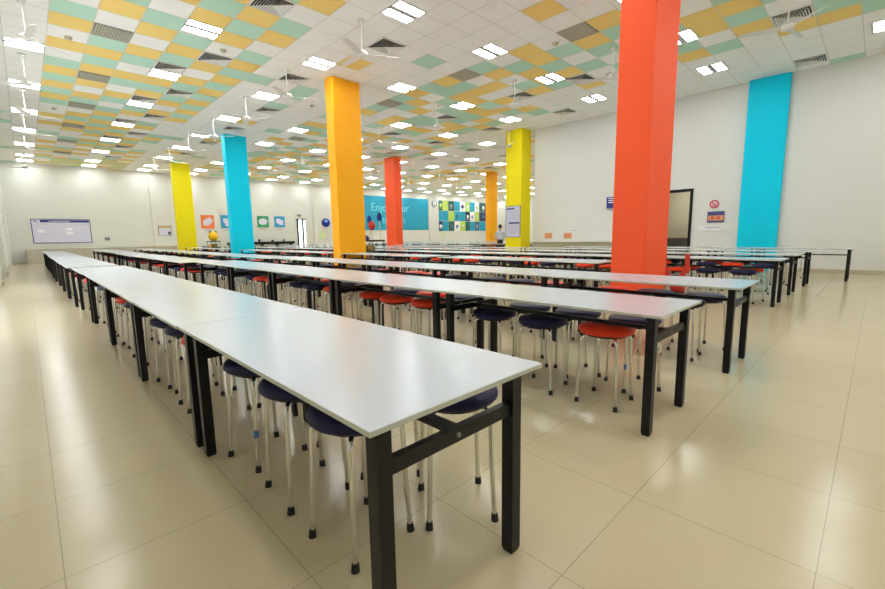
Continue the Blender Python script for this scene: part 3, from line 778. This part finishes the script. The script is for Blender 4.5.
# ------------------------------------------------------------------ cleaning carts
def cart(label, x, y, rz=0):
    r = thing('janitor_cart', label, 'cart', (x, y, 0), rz, None)
    for z in (.2, .70, 1.05):
        mb = MB(); mb.box(-.42, .42, -.25, .25, z, z + .05); build('shelf', mb, M['black'], r, bevel=.01)
    for sx in (-1, 1):
        for sy in (-1, 1):
            mb = MB(); mb.cyl((sx * .39, sy * .22, .09), (sx * .39, sy * .22, 1.10), .016, n=8); build('post', mb, M['grey'], r)
            mb = MB(); mb.cyl((sx * .39 - .015, sy * .22, .05), (sx * .39 + .015, sy * .22, .05), .05, n=14); build('wheel', mb, M['rubber'], r)
    return r
# cart beside the golden orange column
cx, cy = 8.06, 11.55
CZ = -PI / 2
cart('black three-shelf cleaning cart beside the golden orange column', cx, cy, CZ)
def local(cx, cy, rz, x, y): return cx + x * math.cos(rz) - y * math.sin(rz), cy + x * math.sin(rz) + y * math.cos(rz)
def bucket(name, label, x, y, z, r0, h, m, cat='bucket'):
    mb = MB(); mb.lathe([(0, 0), (r0 * .85, 0), (r0, h), (r0 * .93, h), (r0 * .8, .02), (0, .02)], 18)
    o = thing(name, label, cat, (x, y, z)); build('body', mb, m, o)
    mb = MB(); mb.tube([(r0 * math.cos(a), 0, h - .01 + r0 * .5 * math.sin(a)) for a in [PI * i / 10 for i in range(11)]], .006, 6, 0); build('handle', mb, M['grey'], o)
    return o
for dx, m, lb in ((-.28, 'khaki', 'khaki bucket on the middle shelf of the cart by the golden orange column'), (.02, 'gold', 'mustard bucket on the middle shelf beside the khaki bucket')):
    x, y = local(cx, cy, CZ, dx, 0); bucket('bucket', lb, x, y, .753, .12, .17, M[m])
for dx, m, lb in ((-.24, 'redfab', 'red bucket on the bottom shelf of the black cleaning cart'), (.05, 'blue', 'blue bucket on the bottom shelf of the black cleaning cart')):
    x, y = local(cx, cy, CZ, dx, 0); bucket('bucket', lb, x, y, .253, .13, .24, M[m])
def broom(label, x, y, z0, h, head):
    o = thing('broom', label, 'broom', (x, y, z0))
    mb = MB(); mb.cyl((0, 0, 0), (0, 0, h), .014, n=8); build('handle', mb, M['pole'], o)
    mb = MB(); mb.prism([(-.05, h - .02), (.05, h - .02), (.075, h + .12), (.02, h + .24), (-.03, h + .24), (-.075, h + .12)], -.03, .03); build('head', mb, head, o)
    return o
x, y = local(cx, cy, CZ, -.3, .17); broom('upright broom with slim blue head standing on the black cart', x, y, 1.103, .55, M['blue'])
x, y = local(cx, cy, CZ, .26, .17); broom('tall broom with dark blue bushy head standing on the black cart', x, y, 1.103, .62, M['dkblue'])
x, y = local(cx, cy, CZ, .0, .05)
o = thing('duster', 'round red duster standing upright on the black cleaning cart', 'duster', (x, y, 1.103))
mb = MB(); mb.cyl((0, 0, 0), (0, 0, .34), .012, n=8); build('handle', mb, M['pole'], o)
mb = MB(); mb.lathe([(0, .30), (.07, .32), (.13, .40), (.14, .46), (.11, .55), (.05, .6), (0, .61)], 18, sy=.6); build('head', mb, M['redfab'], o)
x, y = local(cx, cy, CZ, -.2, -.12)
mb = MB(); mb.lathe([(0, 0), (.13, 0), (.15, .06), (.10, .13), (.04, .16), (0, .16)], 14, sx=1.2)
tag(build('cloth_bundle', mb, M['violet'], loc=(x, y, 1.103)), 'crumpled violet cloth bundle on top of the black cleaning cart', 'cloth')
# cart beside the cyan column
cx, cy = 7.72, 26.65
cart('black three-shelf cart between the yellow and cyan columns', cx, cy, CZ)
x, y = local(cx, cy, CZ, .05, 0)
o = thing('bag', 'bulging yellow bag tied with two black knots on the black cart', 'bag', (x, y, 1.103))
mb = MB(); mb.lathe([(0, 0), (.12, .01), (.22, .10), (.26, .24), (.24, .38), (.16, .48), (.06, .53), (0, .54)], 18); build('body', mb, M['yellow'], o)
for s in (-1, 1):
    mb = MB(); mb.lathe([(0, .44), (.05, .45), (.06, .50), (.03, .56), (0, .57)], 10, c=(s * .15, 0)); build('knot', mb, M['black'], o)
x, y = local(cx, cy, CZ, -.62, 0); bucket('bucket', 'tall orange bucket on the floor beside the yellow column cart', x, y, 0, .17, .85, M['orange_pl'])
x, y = local(cx, cy, CZ, -.28, -.42); bucket('bucket', 'tall blue bin standing in front of the yellow bag cart', x, y, 0, .13, .8, M['blue'])
x, y = local(cx, cy, CZ, .2, -.02)
mb = MB(); mb.lathe([(0, 0), (.16, 0), (.19, .2), (.0, .2)], 14); tag(build('basin', mb, M['khaki'], loc=(x, y, .753)), 'khaki basin on the shelf below the yellow bag', 'basin')

# red folding cart beside the coral red column
r = thing('folding_cart', 'red and grey folding cart with crossed straps beside the coral red column', 'cart', (7.57, 2.28, 0), -1.28)
for sx in (-1, 1):
    for sy in (-1, 1):
        mb = MB(); mb.cyl((sx * .16, sy * .14, .05), (sx * .16, sy * .14, .88 if sy < 0 else .82), .016, n=10); build('post', mb, M['alu'], r)
        mb = MB(); mb.cyl((sx * .16 - .012, sy * .14, .035), (sx * .16 + .012, sy * .14, .035), .035, n=12); build('wheel', mb, M['rubber'], r)
for z in (.22, .5):
    mb = MB(); mb.box(-.15, .15, -.13, .13, z, z + .02); build('tray', mb, M['dkgrey'], r)
for s in (-1, 1):
    mb = MB(); mb.prism([(s * .19, .66), (s * .11, .66), (-s * .02, .30), (s * .06, .30)], -.175, -.155); build('red_strap', mb, M['redfab'], r)
    mb = MB(); mb.box(s * .16 - .035, s * .16 + .035, -.17, -.12, .55, .86); build('grip_sleeve', mb, M['redfab'], r, bevel=.01)
mb = MB(); mb.lathe([(0, .24), (.08, .25), (.1, .31), (.08, .38), (0, .4)], 14, sx=1.3, c=(.06, -.06)); build('red_pouch', mb, M['redfab'], r)
# ------------------------------------------------------------------ person near the yellow notice column
def person(x, y, rz):
    r = thing('person', 'dark-haired person in pale blue shirt beside the yellow notice column', 'person', (x, y, 0), rz)
    J = {'pel': (0, 0, .90), 'wai': (0, .01, 1.04), 'che': (0, .015, 1.26), 'nec': (0, 0, 1.42), 'hd0': (0, -.02, 1.50), 'hd1': (0, -.02, 1.60)}
    V = []; E_ = []; Rr = []
    def v(p, rad): V.append(p); Rr.append(rad); return len(V) - 1
    pel = v((0, 0, .90), (.15, .11)); wai = v((0, .01, 1.05), (.13, .10)); che = v((0, .01, 1.25), (.155, .105)); nec = v((0, 0, 1.42), (.055, .055)); h0 = v((0, -.02, 1.50), (.075, .085)); h1 = v((0, -.015, 1.61), (.07, .085))
    E_ += [(pel, wai), (wai, che), (che, nec), (nec, h0), (h0, h1)]
    for s in (-1, 1):
        sh = v((s * .18, .01, 1.35), (.055, .055)); el = v((s * .23, .0, 1.08), (.042, .042)); wr = v((s * .2, -.16, .93), (.028, .028)); ha = v((s * .19, -.24, .92), (.03, .02))
        E_ += [(che, sh), (sh, el), (el, wr), (wr, ha)]
        hp = v((s * .09, 0, .84), (.085, .085)); kn = v((s * .1, -.01, .47), (.055, .055)); an = v((s * .1, .02, .09), (.038, .038)); to = v((s * .11, -.12, .04), (.04, .03))
        E_ += [(pel, hp), (hp, kn), (kn, an), (an, to)]
    me = bpy.data.meshes.new('body'); me.from_pydata(V, E_, [])
    o = put('body', me, r); me.materials.append(M['shirt']); me.materials.append(M['trousers']); me.materials.append(M['skin'])
    sk = o.modifiers.new('Skin', 'SKIN'); ly = me.skin_vertices[0] if me.skin_vertices else None
    if ly:
        for i, rad in enumerate(Rr): ly.data[i].radius = rad
        ly.data[0].use_root = True
    o.modifiers.new('Sub', 'SUBSURF').levels = 1
    dg = bpy.context.evaluated_depsgraph_get(); dg.update()
    me2 = bpy.data.meshes.new_from_object(o.evaluated_get(dg)); o.modifiers.clear(); o.data = me2
    me2.materials.clear()
    for m in ('shirt', 'trousers', 'skin'): me2.materials.append(M[m])
    for p in me2.polygons:
        c = p.center
        p.material_index = 1 if c.z < .92 and abs(c.x) < .17 and not (c.y < -.1 and c.z > .3) else 2 if c.z > 1.42 or (c.y < -.13 and c.z > .5) else 0
        p.use_smooth = True
    mb = MB(); mb.lathe([(.085, 1.53), (.098, 1.60), (.09, 1.67), (.05, 1.71), (0, 1.715)], 16, c=(0, 0), sy=1.1); build('hair', mb, M['hair'], r)
    return r
person(17.52, 13.64, 2.4)

# ------------------------------------------------------------------ light from outside, camera
W = bpy.data.worlds.new('world'); S.world = W; W.use_nodes = True
bg = W.node_tree.nodes['Background']; bg.inputs['Color'].default_value = (.93, .97, 1, 1); bg.inputs['Strength'].default_value = 4.0

cam = bpy.data.cameras.new('camera'); co = bpy.data.objects.new('camera', cam); COL.objects.link(co)
F, PITCHA, ROLL, YAW = 422.9, .139686, -.01675, .772925
cp, sp, cr, sr, cyw, syw = math.cos(PITCHA), math.sin(PITCHA), math.cos(ROLL), math.sin(ROLL), math.cos(YAW), math.sin(YAW)
Rz = Matrix(((cyw, -syw, 0), (syw, cyw, 0), (0, 0, 1)))
Mm = Matrix(((1, 0, 0), (0, -sp, -cp), (0, cp, -sp)))
Rr = Matrix(((cr, -sr, 0), (sr, cr, 0), (0, 0, 1)))
A = Rr @ Mm @ Rz
rows = Matrix((A[0], -A[1], -A[2])).transposed()
co.matrix_world = Matrix.Translation((0, 0, 1.22)) @ rows.to_4x4()
cam.sensor_width = 36; cam.lens = F / 885 * 36; cam.clip_start = .05; cam.clip_end = 200
S.camera = co
S.view_settings.view_transform = 'Standard'; S.view_settings.look = 'None'; S.view_settings.gamma = 1
S.view_settings.exposure = .09
S.cycles.use_denoising = True
S.cycles.max_bounces = 8; S.cycles.diffuse_bounces = 5; S.cycles.glossy_bounces = 4
S.cycles.sample_clamp_indirect = 8
